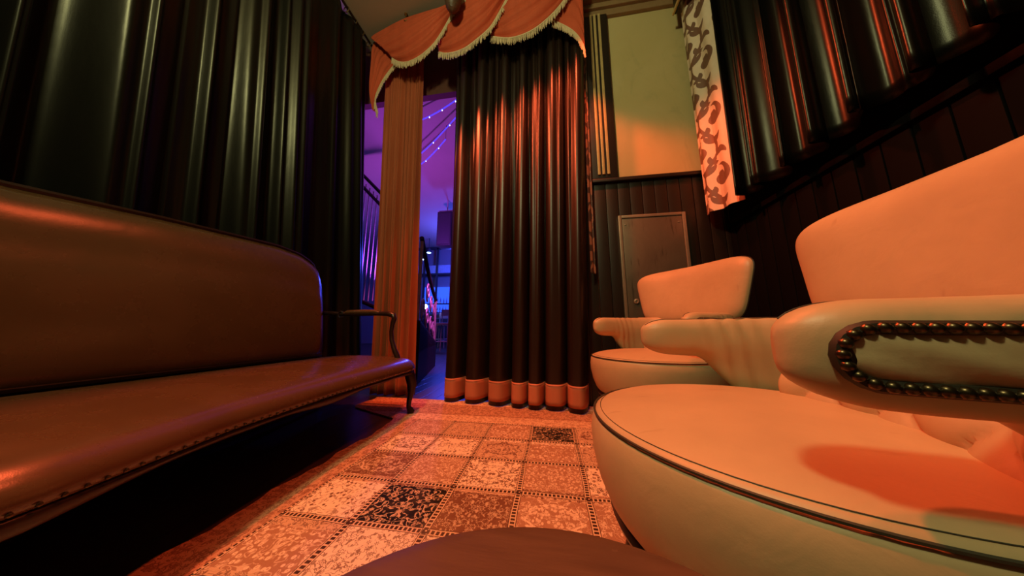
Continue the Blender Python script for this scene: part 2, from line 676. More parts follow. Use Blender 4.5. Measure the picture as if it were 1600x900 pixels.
# pilaster with gold strips
pil = thing('striped_pilaster', 'tall black wall panel with three vertical gold strips, left of the plaster wall', 'wall panel', (.56, 2.44, 2.10))
MB().box(.40, .665, 2.385, 2.4175, 2.10, 4.02, .004).build('panel', M['black_wood'], pil)
for xx in (.493, .535, .581):
    MB().box(xx - .0125, xx + .0125, 2.372, 2.385, 2.135, 4.02, .003).build('gold_strip', M['gold'], pil)

# metal hatch
hatch = thing('metal_hatch', 'grey metal access hatch set in the black boarded far wall behind the chairs', 'hatch', (.91, 2.418, .55))
c = MB()
hx0, hx1, hz0, hz1 = .643, 1.222, .52, 1.712
for (a, b_, z0, z1) in ((hx0, hx0 + .028, hz0, hz1), (hx1 - .028, hx1, hz0, hz1), (hx0 + .028, hx1 - .028, hz0, hz0 + .028), (hx0 + .028, hx1 - .028, hz1 - .028, hz1)):
    c.box(a, b_, 2.392, 2.418, z0, z1, .004)
c.build('frame', M['metal_trim'], hatch)
door = MB().box(hx0 + .033, hx1 - .033, 2.398, 2.418, hz0 + .033, hz1 - .033, .004).build('door', M['metal'], hatch)
MB().lathe([(.0, 0), (.020, 0), (.024, .004), (.022, .010), (.013, .013), (.0105, .010), (.009, .006), (.0, .006)], (0, 0, 0), 20, 'y').build('ring_lock', M['metal_trim'], door)
lk_ = bpy.data.objects['ring_lock']
lk_.location = Vector((.748, 2.398, .90)) - wloc(door) - Vector((0, 0, 0))
for v in lk_.data.vertices:
    v.co = v.co + wloc(door)
    v.co.y = -v.co.y
for (sx, sz) in ((hx0 + .06, 1.62), (hx1 - .06, 1.62), (hx0 + .06, .62)):
    MB().lathe([(.0, 0), (.008, 0), (.007, -.004), (.0, -.006)], (sx, 2.398, sz), 12, 'y').build('screw', M['metal_trim'], door)

# ---------------------------------------------------------------- rug
def build_rug():
    gx = [-.148 + .275 * k for k in range(-3, 5)]
    gy = [.893 + .245 * k for k in range(-6, 5)]
    x_lo, x_hi, y_lo, y_hi = -1.135, gx[-1] + .16, -.80, 2.385
    def fill(a, b, n):
        return [a + (b - a) * k / n for k in range(1, n)]
    xs = [x_lo, -1.03] + gx + [gx[-1] + .04, x_hi]
    ys = [y_lo] + gy + [1.955, 2.00, 2.25, 2.30, y_hi]
    ys = sorted(set(ys + [y_lo + (y_hi - y_lo) * k / 60 for k in range(1, 60)]))
    V = [(a - (.55 * float(sm(b, 1.80, 2.12)) if a == x_lo else 0) + (.012 * math.sin(b * 17) + .007 * math.sin(b * 41 + 1) if a == x_lo else 0), b + (.008 * math.sin(a * 9) if b == y_hi else 0), .010) for b in ys for a in xs]
    nu, nv = len(xs), len(ys)
    F = gridF(nu, nv)
    o = mesh_obj('patchwork_rug', V, F, M['rug'], None, False)
    tone, motif, seed, border, plain = [], [], [], [], []
    rng = random.Random(21)
    spec = {(-.57, 1.01): (.1, .1), (-.29, 1.01): (.3, .42), (-.01, 1.01): (.5, .9), (-.85, 1.01): (.9, .7),
            (-.85, .77): (.5, .7), (-.57, .77): (.9, .42), (-.29, .77): (.9, .2), (.27, .77): (.05, .1), (.27, 1.01): (.5, .42),
            (-.85, 1.26): (.3, .9), (-.57, 1.26): (.5, .42), (-.29, 1.26): (.9, .1), (-.01, 1.26): (.5, .42), (.27, 1.26): (.9, .6),
            (-.85, 1.50): (.9, .9), (-.57, 1.50): (.9, .7), (-.29, 1.50): (.7, .9), (-.01, 1.50): (.5, .7), (.27, 1.50): (.7, .42),
            (-.85, 1.75): (.5, .42), (-.57, 1.75): (.7, .42), (-.29, 1.75): (.5, .7), (-.01, 1.75): (.1, .7), (.27, 1.75): (.7, .9)}
    for f in o.data.polygons:
        cx, cy = f.center.x, f.center.y
        cell = (round((cx + .148) / .275 - .5), round((cy - .893) / .245 - .5))
        rng = random.Random(cell[0] * 31 + cell[1] * 7 + 400)
        ins = gx[0] < cx < gx[-1] and gy[0] < cy < gy[-1]
        border.append(0.0 if ins else 1.0)
        tn, mo = rng.choice((.3, .5, .7, .9)), rng.random()
        if ins:
            k = min(spec, key=lambda k: (k[0] - cx) ** 2 + (k[1] - cy) ** 2)
            if (k[0] - cx) ** 2 + (k[1] - cy) ** 2 < .01:
                tn, mo = spec[k]
        tone.append(tn)
        motif.append(mo)
        seed.append(rng.random() if ins else .37)
        plain.append(1.0 if (1.87 < cy < 2.0 or cy > 2.25) else 0.0)
    for nm, arr in (('tone', tone), ('motif', motif), ('seed', seed), ('border', border), ('plain', plain)):
        a = o.data.attributes.new(nm, 'FLOAT', 'FACE')
        a.data.foreach_set('value', arr)
    m = o.modifiers.new('thickness', 'SOLIDIFY')
    m.thickness = .009
    m.offset = -1
    return tag(o, 'patchwork oriental rug of square woven panels on the dark floor between bench and chairs', 'rug')


build_rug()


# ---------------------------------------------------------------- curtains
def wavefun(seed, n, jitter=.35, power=1.6):
    """irregular fold phase: maps 0..1 to n folds with uneven widths; returns a function"""
    r = random.Random(seed)
    w = [1 + jitter * (r.random() * 2 - 1) for _ in range(n)]
    amp = [1 + .35 * (r.random() * 2 - 1) for _ in range(n)]
    ed = np.concatenate([[0], np.cumsum(w)])
    ed = ed / ed[-1]

    def f(u):
        u = np.clip(u, 0, 1)
        ph = np.interp(u, ed, np.arange(n + 1))
        k = np.clip(ph.astype(int), 0, n - 1)
        a = np.array(amp)[k]
        c = np.cos(2 * PI * (ph - .5))
        # rounded fronts with narrow valleys
        return a * (1 - 2 * np.power(np.clip((1 - c) / 2, 0, 1), power)), np.sin(2 * PI * ph)
    return f


def curtain(name, mat, top_a, top_b, bot_a, bot_b, z_top, z_bot, normal, layers, nu=300, nv=50, parent=None, thick=.004, hem=None, gather=.35, sag=None):
    """cloth hung between two plan points at the top and two at the hem.
    layers = [(fold function, amplitude at top, amplitude at hem)]; hem(u) adds to the hem height"""
    u = np.linspace(0, 1, nu)
    v = np.linspace(0, 1, nv)
    nrm = np.array(normal, float)
    nrm /= np.linalg.norm(nrm)
    V = []
    fs = [(f(u), a, b) for f, a, b in layers]
    for vv in v:
        a = np.array(top_a) * (1 - vv) + np.array(bot_a) * vv
        b = np.array(top_b) * (1 - vv) + np.array(bot_b) * vv
        tang = (b - a) / np.linalg.norm(b - a)
        d = np.zeros(nu)
        lat = np.zeros(nu)
        for (fz, sn), at, ab in fs:
            A = at + (ab - at) * vv
            d += fz * A
            lat += sn * A * gather
        e = np.minimum(1, np.minimum(u, 1 - u) / .02)
        lat *= e
        zz = z_top + (z_bot + (hem(u) if hem is not None else 0) - z_top) * vv
        zz = zz + (0 if sag is None else sag(u) * (1 - vv) ** 6)
        px = a[0] + (b[0] - a[0]) * u + tang[0] * lat + nrm[0] * d
        py = a[1] + (b[1] - a[1]) * u + tang[1] * lat + nrm[1] * d
        zz = np.broadcast_to(zz, (nu,))
        V.append(np.stack([px, py, zz], 1))
    V = np.concatenate(V)
    o = mesh_obj(name, V, gridF(nu, nv), mat, parent)
    if thick:
        solid(o, thick)
    return o


# left black curtain along the left wall
lc = thing('black_curtain', 'long black satin curtain hung along the left side behind the brown bench', 'curtain', (-2.25, 1.0, 0))
fl1 = wavefun(3, 13, .5)
fl2 = wavefun(5, 24, .5)
fl3 = wavefun(8, 5, .4)
curtain('cloth', M['black_satin'], (-2.27, -1.2), (-2.25, 2.47), (-2.30, -1.2), (-2.24, 2.96), 4.27, .02, (1, -.05),
        [(fl1, .03, .05), (fl2, .018, .012), (fl3, .02, .05)], 460, 44, lc)
rod = MB().tube([(-2.27, -1.2, 4.335), (-2.25, 2.52, 4.335)], .014, 10).build('rod', M['wood'], lc)
for k in range(30):
    yy = -1.1 + k * .123
    pts = [(-2.26 + .0 * math.cos(th), yy + .004 * math.sin(th), 4.312 + .040 * math.sin(th)) for th in np.linspace(0, 2 * PI, 14)[:-1]]
    pts = [(-2.26 + .034 * math.cos(th), yy, 4.312 + .040 * math.sin(th)) for th in np.linspace(0, 2 * PI, 14)[:-1]]
    MB().tube(pts, .005, 6, closed=True).build('ring', M['brass'], lc)

# front black curtain with a rust hem band
fc = thing('black_curtain', 'floor length black satin curtain with rust hem band in the middle of the opening', 'curtain', (-.35, 2.30, 0))
ff1 = wavefun(12, 7, .35, 1.7)
ff2 = wavefun(14, 15, .3)
fargs = ((-1.04, 2.43), (.40, 2.215), (-1.02, 2.43), (.275, 2.215))
curtain('cloth', M['front_satin'], *fargs, 4.18, .016, (-.148, -1), [(ff1, .018, .080), (ff2, .028, .003)], 420, 40, fc, gather=-.26)
# the hem band follows the lowest part of the cloth just in front of it


def hemband():
    zt, zb = 4.18, .016
    nu = 420
    u = np.linspace(0, 1, nu)
    V = []
    for z in np.linspace(.215, .050, 6):
        vv = (zt - z) / (zt - zb)
        a = np.array(fargs[0]) * (1 - vv) + np.array(fargs[2]) * vv
        b = np.array(fargs[1]) * (1 - vv) + np.array(fargs[3]) * vv
        tg = (b - a) / np.linalg.norm(b - a)
        n = np.array((-.148, -1)) / np.hypot(.148, 1)
        f1, s1 = ff1(u)
        f2, s2 = ff2(u)
        A1, A2 = .018 + .062 * vv, .028 - .025 * vv
        d = f1 * A1 + f2 * A2 + .007
        lat = (s1 * A1 + s2 * A2) * -.26 * np.minimum(1, np.minimum(u, 1 - u) / .02)
        V.append(np.stack([a[0] + (b[0] - a[0]) * u + tg[0] * lat + n[0] * d, a[1] + (b[1] - a[1]) * u + tg[1] * lat + n[1] * d, np.full(nu, z)], 1))
    o = mesh_obj('hem_band', np.concatenate(V), gridF(nu, 6), M['hem'], fc)
    o['label'] = 'rust coloured hem band'
    solid(o, .003)
    V0 = V[0]
    st = MB().tube([tuple(p + np.array((-.0006, -.004, -.012))) for p in V0[::2]], .0012, 4).build('stitching', M['seam'], fc)


hemband()

# red drape left of the gap
rc = thing('red_curtain', 'narrow dull red drape hanging left of the purple gap behind the bench arm', 'curtain', (-1.7, 2.52, 0))
fr = wavefun(31, 5, .4)
fr2 = wavefun(33, 9, .5)
curtain('cloth', M['red_satin'], (-2.02, 2.50), (-1.49, 2.48), (-1.86, 2.50), (-1.375, 2.48), 4.1, .01, (0, -1), [(fr, .008, .034), (fr2, .006, .010)], 160, 40, rc)

# thin patterned drape showing at the right edge of the front curtain
sd = thing('patterned_drape', 'thin strip of flowered drape showing at right edge of the central black curtain', 'curtain', (.42, 2.33, 0))

# ---------------------------------------------------------------- damask print
def spiral(cx, cy, r0, r1, a0, turns, w, n=60):
    out = []
    for k in range(n + 1):
        s = k / n
        a = a0 + turns * 2 * PI * s
        r = r0 + (r1 - r0) * s ** 1.3
        out.append((cx + r * math.cos(a), cy + r * math.sin(a), w * (math.sin(PI * min(1, s * .93 + .07)) ** .7)))
    return out


def crescent(cx, cy, r, a0, a1, w, n=26):
    return [(cx + r * math.cos(a0 + (a1 - a0) * k / n), cy + r * math.sin(a0 + (a1 - a0) * k / n), w * math.sin(PI * k / n) ** .8) for k in range(n + 1)]


def damask_strokes(PX, PY):
    L = []
    # a winding stem with thick curling leaves on alternate sides
    L.append([(PX * (.5 + .17 * math.sin(2 * PI * q)), PY * q, .011) for q in np.linspace(0, 1, 90)])
    for sgn, ox, oy in ((1, PX * .30, PY * .25), (-1, PX * .70, PY * .75)):
        st = []
        st.append(spiral(.0, .0, .020, .105, -1.0, .95, .026))
        st.append([(.018 * math.cos(a), .018 * math.sin(a), .020) for a in np.linspace(0, 6, 8)])
        st.append(crescent(.02, .13, .085, .2, 2.6, .022))
        st.append(crescent(-.02, -.15, .075, 3.4, 5.9, .022))
        st.append(crescent(.12, .09, .050, 1.2, 3.6, .016))
        for q in st:
            L.append([(ox + sgn * a, oy + b, w) for a, b, w in q])
    return L


def damask_value(U, Z, PX=.38, PY=.56):
    val = np.zeros(U.shape)
    pts = np.array([p for q in damask_strokes(PX, PY) for p in q])
    uu = np.mod(U, PX)
    zz = np.mod(Z, PY)
    for dx in (-PX, 0, PX):
        for dy in (-PY, 0, PY):
            for (a, b, w) in pts:
                a += dx
                b += dy
                if a < -.06 or a > PX + .06 or b < -.05 or b > PY + .05 or w < .002:
                    continue
                w = w * 1.3
                val = np.maximum(val, 1.0 * (((uu - a) ** 2 + (zz - b) ** 2) < w * w))
    return val


def damask_curtain(name, parent, top_a, top_b, bot_a, bot_b, zt, zb, normal, layers, nu, nv, wid, hem=None, off=0.0, gather=.35):
    o = curtain(name, M['damask'], top_a, top_b, bot_a, bot_b, zt, zb, normal, layers, nu, nv, parent, 0, hem, gather)
    uu, vv = np.meshgrid(np.linspace(0, wid, nu), np.linspace(0, zt - zb, nv))
    val = damask_value(uu.ravel() + off, vv.ravel())
    at = o.data.attributes.new('print', 'FLOAT', 'POINT')
    at.data.foreach_set('value', val.astype(float))
    solid(o, .003)
    return o


fd = wavefun(41, 2, .2)
od = damask_curtain('cloth', sd, (.385, 2.30), (.425, 2.36), (.36, 2.30), (.41, 2.36), 4.1, 1.15, (.7, -.7), [(fd, .006, .008)], 26, 400, .16, None, .07)
od.data.materials[0] = M['damask_dark']

pc = thing('damask_curtain', 'pale pink curtain with brown scroll print beside the plaster wall', 'curtain', (1.44, 2.2, 1.62))
fp = wavefun(44, 2, .2, 1.0)
damask_curtain('cloth', pc, (1.345, 2.335), (1.435, 2.02), (1.36, 2.36), (1.445, 2.03), 4.0, 1.62, (-1, -.15), [(fp, .012, .018)], 150, 720, .38,
               lambda u: .03 * (1 - u), .05, .25)

# right black curtain
rcu = thing('black_curtain', 'short black satin curtain with deep folds above the chairs on the right wall', 'curtain', (1.45, .8, 1.62))
fq1 = wavefun(51, 19, .5, 1.0)
fq2 = wavefun(53, 36, .5)
rr_ = random.Random(4)
hk = [rr_.random() for _ in range(24)]


def rhem(u):
    return .03 * np.interp(u * 23, np.arange(24), hk) + .006 * np.sin(u * 150)


curtain('cloth', M['right_satin'], (1.47, -1.2), (1.455, 2.035), (1.46, -1.2), (1.45, 2.05), 4.15, 1.62, (-1, 0), [(fq1, .03, .05), (fq2, .020, .016)], 560, 34, rcu, hem=rhem, gather=.7)
curt = thing('curtain_rod', 'gold edged pelmet rail running along the top of the right wall curtains', 'curtain rail', (1.40, .5, 3.95))
MB().tube([(1.42, -1.2, 4.19), (1.40, 2.27, 4.19)], .014, 10).build('rod', M['wood'], curt)
MB().box(1.278, 1.296, -1.2, 2.30, 3.74, 4.28, .003).build('pelmet', M['black_wood'], curt)
MB().box(1.262, 1.278, -1.2, 2.31, 3.74, 3.775, .004).build('gold_edge', M['gold'], curt)


# ---------------------------------------------------------------- swag valance
def Yv(x):
    return 2.11 - .148 * (x - .35)


val = thing('swag_valance', 'red swagged valance with cream fringe across the top of the opening', 'valance', (-.9, 2.3, 3.9))


def cr(points, n):
    """smooth resample of a 2-D polyline by chord length"""
    P = np.array(points, float)
    # catmull-rom
    out = []
    Q = np.vstack([2 * P[0] - P[1], P, 2 * P[-1] - P[-2]])
    for i in range(len(P) - 1):
        p0, p1, p2, p3 = Q[i:i + 4]
        for t in np.linspace(0, 1, 12, endpoint=False):
            out.append(.5 * ((2 * p1) + (-p0 + p2) * t + (2 * p0 - 5 * p1 + 4 * p2 - p3) * t * t + (-p0 + 3 * p1 - 3 * p2 + p3) * t ** 3))
    out.append(P[-1])
    out = np.array(out)
    d = np.concatenate([[0], np.cumsum(np.linalg.norm(np.diff(out, axis=0), axis=1))])
    s = np.linspace(0, d[-1], n)
    return np.stack([np.interp(s, d, out[:, 0]), np.interp(s, d, out[:, 1])], 1)


def swag(lower, upper, depth, seed, bulge=.07, nfold=6, flen=.075, name='swag', famp=.022):
    nu, nv = 64, 40
    Lc, Uc = cr(lower, nu), cr(upper, nu)
    r = random.Random(seed)
    ph = [r.random() * 6 for _ in range(3)]
    V = []
    for j in range(nv):
        v = j / (nv - 1)
        P = Uc * (1 - v) + Lc * v
        s = np.linspace(0, 1, nu)
        belly = bulge * math.sin(PI * min(1, v * .8 + .1)) * np.sin(PI * np.clip(s, 0, 1)) ** .6
        fold = famp * np.sin(2 * PI * nfold * v + 2.2 * s + ph[0]) * np.sin(PI * s) ** .4 * (.4 + .6 * v) + .006 * np.sin(2 * PI * nfold * 1.9 * v + 3 * s + ph[1])
        y = np.array([Yv(q) for q in P[:, 0]]) - depth - belly - fold
        V.append(np.stack([P[:, 0], y, P[:, 1]], 1))
    V = np.concatenate(V)
    o = mesh_obj(name, V, gridF(nu, nv), M['swag'], val)
    solid(o, .004)
    # fringe hanging from the lower edge: a braid and many short tassels, joined
    E = V[-nu:]
    f = MB()
    f.tube([tuple(p + np.array((0, -.006, 0))) for p in E], .009, 6)
    dens = cr([(p[0], p[2]) for p in E[::4]] + [(E[-1][0], E[-1][2])], 150)
    ye = np.interp(np.linspace(0, 1, 150), np.linspace(0, 1, nu), E[:, 1])
    for k, (p, yy) in enumerate(zip(dens, ye)):
        ln = flen * (.8 + .4 * r.random())
        dx = (r.random() - .5) * .02
        w = .0045
        yj = yy - .006 - .006 * r.random()
        f.tube([(p[0], yj, p[1] + .004), (p[0] + dx * .4, yj - .003, p[1] - ln * .6), (p[0] + dx, yj, p[1] - ln)], [.003, w, .0025], 5)
    fo = f.build('fringe', M['fringe'], o)
    fo['label'] = 'cream tassel fringe'
    fo['kind'] = 'stuff'
    return o


tl = [(-2.004, 3.22), (-2.054, 3.42), (-1.995, 3.60), (-1.912, 3.73), (-1.79, 3.86)]
s1 = [(-1.81, 3.86), (-1.718, 3.775), (-1.604, 3.715), (-1.47, 3.705), (-1.342, 3.74), (-1.211, 3.82), (-1.102, 3.965), (-1.01, 4.13), (-.933, 4.235), (-.862, 4.30)]
s2 = [(-1.183, 3.73), (-1.088, 3.655), (-.974, 3.615), (-.849, 3.61), (-.736, 3.65), (-.567, 3.755), (-.467, 3.91), (-.374, 4.10), (-.296, 4.25), (-.224, 4.345)]
s3 = [(-.562, 3.72), (-.443, 3.635), (-.339, 3.585), (-.203, 3.57), (-.071, 3.60), (.072, 3.69), (.188, 3.81), (.267, 3.94), (.34, 4.09), (.40, 4.22)]
tr = [(.075, 3.69), (.17, 3.61), (.252, 3.52), (.313, 3.42), (.355, 3.30), (.368, 3.21)]
swag(tl, [(-2.10, 3.30), (-2.17, 3.60), (-2.185, 4.0), (-2.17, 4.28), (-1.9, 4.30)], .02, 1, .02, 3, .07, 'tail', .01)
swag(s1, [(-2.05, 4.20), (-2.17, 4.303), (-1.943, 4.335), (-1.664, 4.35), (-1.379, 4.32), (-1.133, 4.30), (-.90, 4.315)], .075, 2, .06, 5)
swag(s2, [(-1.23, 4.05), (-1.12, 4.22), (-1.0, 4.29), (-.862, 4.31), (-.635, 4.30), (-.40, 4.32), (-.26, 4.35)], .055, 3, .06, 5)
swag(s3, [(-.62, 4.02), (-.50, 4.22), (-.40, 4.30), (-.2, 4.31), (.0, 4.30), (.20, 4.28), (.41, 4.24)], .035, 4, .06, 5)
swag(tr, [(.06, 4.25), (.12, 4.26), (.20, 4.27), (.28, 4.26), (.36, 4.2), (.372, 3.7)], .012, 5, .01, 2, .07, 'tail', .006)
MB().box(-2.2, .42, 0, 0, 0, 0) if False else None
MB().tube([(-2.2, Yv(-2.2), 4.33), (.43, Yv(.43), 4.33)], .016, 10).build('rod', M['wood'], val)

hook = thing('ceiling_hook', 'small brass ceiling hook above the left swag of the red valance', 'hook', (-1.64, 2.30, CEIL))
MB().lathe([(.0, CEIL), (.022, CEIL), (.020, CEIL - .012), (.006, CEIL - .016), (.006, CEIL - .03), (0, CEIL - .03)], (-1.64, 2.30, 0), 14).build('plate', M['brass'], hook)
MB().tube([(-1.64, 2.30, CEIL - .02), (-1.64, 2.30, CEIL - .05)] + [(-1.64 + .022 * math.sin(a), 2.30, CEIL - .075 + .024 * math.cos(a)) for a in np.linspace(0, 4.4, 12)], .006, 8).build('hook', M['brass'], hook)
orn = thing('hanging_ornament', 'dark oval carved wooden ornament hanging from the ceiling before the red valance', 'ornament', (-.96, 2.02, 4.1))
prof = [(.0, 3.925), (.018, 3.928), (.045, 3.95), (.072, 4.0), (.088, 4.07), (.092, 4.14), (.085, 4.21), (.066, 4.28), (.04, 4.33), (.02, 4.345), (.0, 4.346)]
MB().lathe(prof, (-.945, 2.06, 0), 20).build('body', simple('carved_brown_wood', (.10, .045, .022), .5, var=.5, vscale=40, bump=.6, bscale=45), orn)
MB().tube([(-.945, 2.06, 4.34), (-.945, 2.06, CEIL)], .006, 8).build('stem', M['brass'], orn)


# ---------------------------------------------------------------- bench
def build_bench():
    t = thing('bench', 'long brown leather settee with dark wood frame against the left black curtain', 'bench', (-1.55, .8, 0))
    ys = np.concatenate([[-.52, -.515, -.505, -.49, -.47], np.linspace(-.44, 1.97, 70), [2.0, 2.025, 2.045, 2.055, 2.06]])

    def front(y):
        return np.interp(y, [-.5, 0, .38, .75, 1.2, 1.63, 1.95, 2.06], [-1.04, -.93, -.935, -1.03, -1.07, -1.08, -1.085, -1.13])
    # seat cushion: swept section
    prof = [(0, .31), (0, .36), (.0, .40), (.06, .420), (.2, .432), (.4, .438), (.6, .436), (.75, .430), (.86, .421), (.93, .408), (.972, .385), (.994, .352), (1.0, .325), (.995, .305), (.97, .298), (.5, .298)]
    V = []
    for y in ys:
        e = min(y + .52, 2.06 - y)
        k = math.sqrt(max(0, 1 - (1 - min(1, e / .06)) ** 2)) if e < .06 else 1
        k = .55 + .45 * k
        for a, z in prof:
            xf = front(y)
            z = .33 + (z - .298) * .79
            V.append((-1.95 + (xf + 1.95) * a, y, (.33 + (z - .33) * k)))
    n = len(prof)
    F = []
    for i in range(len(ys) - 1):
        for j in range(n):
            F.append((i * n + j, i * n + (j + 1) % n, (i + 1) * n + (j + 1) % n, (i + 1) * n + j))
    F.append(tuple(range(n)))
    F.append(tuple((len(ys) - 1) * n + j for j in range(n))[::-1])
    s = fix_normals(mesh_obj('seat', V, F, M['brown'], t))
    # nail row along the seat front
    nb = MB()
    for y in np.arange(-.45, 2.03, .028):
        nb.lathe([(.0, .0), (.0045, .0), (.0038, .0028), (.0015, .0042), (.0, .0045)], (front(y) - .001, y, .3415), 7, 'x')
    nl = nb.build('nail_trim', M['nail'], s)
    nl['kind'] = 'stuff'
    # wooden front rail with a serpentine lower edge
    V = []
    yy = np.linspace(-.5, 2.04, 90)
    for y in yy:
        d = (y + .5) / 2.54
        zb = .306 - .008 * math.cos(2 * PI * 3 * d) - .004 * math.cos(2 * PI * 6 * d)
        xf = front(y)
        for a, z in ((-.03, .332), (-.008, .331), (-.004, .325), (-.010, zb + .005), (-.018, zb), (-.045, zb), (-.045, .332)):
            V.append((xf + a, y, z))
    F = []
    for i in range(len(yy) - 1):
        for j in range(7):
            F.append((i * 7 + j, i * 7 + (j + 1) % 7, (i + 1) * 7 + (j + 1) % 7, (i + 1) * 7 + j))
    F += [tuple(range(7)), tuple((len(yy) - 1) * 7 + j for j in range(7))[::-1]]
    fix_normals(mesh_obj('front_rail', V, F, M['wood'], t))
    MB().box(-1.93, -1.12, 2.005, 2.035, .295, .332, .006).build('side_rail', M['wood'], t)
    MB().box(-1.93, -1.09, -.5, -.47, .295, .332, .006).build('side_rail', M['wood'], t)
    MB().box(-1.95, -1.92, -.5, 2.03, .24, .33, .006).build('rear_rail', M['wood'], t)
    # backrest
    def ztop(y):
        return np.interp(y, [-.55, -.4, -.1, .3, .6, .75, 1.0, 1.44, 1.60, 1.77, 1.88, 1.93, 1.96], [1.10, 1.20, 1.255, 1.235, 1.205, 1.22, 1.245, 1.275, 1.285, 1.272, 1.235, 1.20, 1.14])
    V = []
    bs = np.concatenate([[-.55, -.548, -.54, -.52], np.linspace(-.49, 1.90, 64), [1.93, 1.95, 1.96, 1.962]])
    nvv = 26
    zz = np.linspace(0, 1, nvv)
    for y in bs:
        e = min(y + .55, 1.962 - y)
        k = math.sqrt(max(0, 1 - (1 - min(1, e / .055)) ** 2))
        zt = float(ztop(y))
        for v in zz:
            z = .425 + (zt - .425) * v
            xb = -1.965 - .11 * v
            pad = .085 * (max(0, 1 - abs(2 * v - 1) ** 5)) ** .5 * (.72 + .28 * math.sin(PI * v)) * (.15 + .85 * k)
            pad *= 1 - .20 * math.exp(-((v - .72) / .08) ** 2) * .4
            V.append((xb + pad, y, z))
    Fr = gridF(nvv, len(bs))
    o = mesh_obj('backrest', V, Fr, M['brown'], t)
    fix_normals(o)
    solid(o, .02, -1)
    # wooden frame round the back
    fr = [(-1.97, 1.985, .30), (-1.98, 1.985, .55), (-2.02, 1.985, .85), (-2.055, 1.98, 1.05)]
    fr += [(-2.08, y, float(ztop(y)) + .006) for y in np.linspace(1.955, -.545, 60)]
    fr += [(-2.055, -.57, 1.05), (-2.02, -.575, .85), (-1.97, -.575, .30)]
    MB().tube(fr, .016, 8).build('back_frame', M['wood'], t)
    MB().tube([(-1.955, -.55, .445), (-1.955, 1.97, .445)], .020, 8).build('lower_back_rail', M['wood'], t)
    # outer back
    V = []
    for y in np.linspace(-.55, 1.96, 30):
        for v in (0, .25, .5, .75, 1):
            V.append((-1.985 - .11 * v, y, .30 + (float(ztop(y)) - .30) * v))
    ob = mesh_obj('outer_back', V, gridF(5, 30), M['dark_leather'], t)
    solid(ob, .012, 0)
    # arms and legs
    def arm(y0, sg):
        a = MB()
        pts = [(-2.0, y0, .80), (-1.9, y0, .797), (-1.80, y0, .789), (-1.65, y0 + .01 * sg, .787), (-1.48, y0 + .015 * sg, .790), (-1.38, y0 + .015 * sg, .788), (-1.325, y0 + .012 * sg, .775),
               (-1.312, y0 + .01 * sg, .745), (-1.325, y0 + .01 * sg, .70), (-1.33, y0 + .008 * sg, .64), (-1.315, y0, .57), (-1.285, y0 - .005 * sg, .50), (-1.25, y0 - .008 * sg, .44), (-1.235, y0 - .008 * sg, .38), (-1.235, y0 - .008 * sg, .34)]
        rad = [.018, .018, .017, .017, .018, .021, .023, .021, .017, .016, .017, .019, .021, .022, .022]
        a.tube(pts, rad, 10)
        # carved scroll at the rear end of the pad
        a.tube([(-1.80 + .026 * math.cos(q), y0 - .014 * sg, .782 + .026 * math.sin(q)) for q in np.linspace(.2, 5.6, 14)], [.010 * (1 - .4 * k / 13) for k in range(14)], 8)
        ao = a.build('arm', M['wood'], t)
        p = [(-1.78, y0, .797), (-1.75, y0, .803), (-1.62, y0 + .01 * sg, .806), (-1.50, y0 + .013 * sg, .805), (-1.46, y0 + .013 * sg, .797)]
        MB().tube(p, [.012, .020, .022, .020, .012], 10).build('arm_pad', M['brown'], ao)
    arm(1.99, 1)
    arm(-.50, -1)

    def leg(x, y, dx, dy, name='leg'):
        pts = [(x - dx * .3, y - dy * .3, .328), (x + dx * .1, y + dy * .1, .280), (x + dx * .5, y + dy * .5, .22), (x + dx * .35, y + dy * .35, .16), (x + dx * .1, y + dy * .1, .10), (x + dx * .05, y + dy * .05, .06), (x + dx * .4, y + dy * .4, .035), (x + dx * .6, y + dy * .6, .022), (x + dx * .6, y + dy * .6, .0112)]
        MB().tube(pts, [.036, .040, .036, .026, .019, .017, .024, .028, .022], 12).build(name, M['wood'], t)
    leg(-1.125, 1.98, .03, .02)
    leg(-1.10, -.42, .03, -.02)
    leg(-1.93, 1.98, -.02, .02)
    leg(-1.93, -.44, -.02, -.02)
    return t


build_bench()


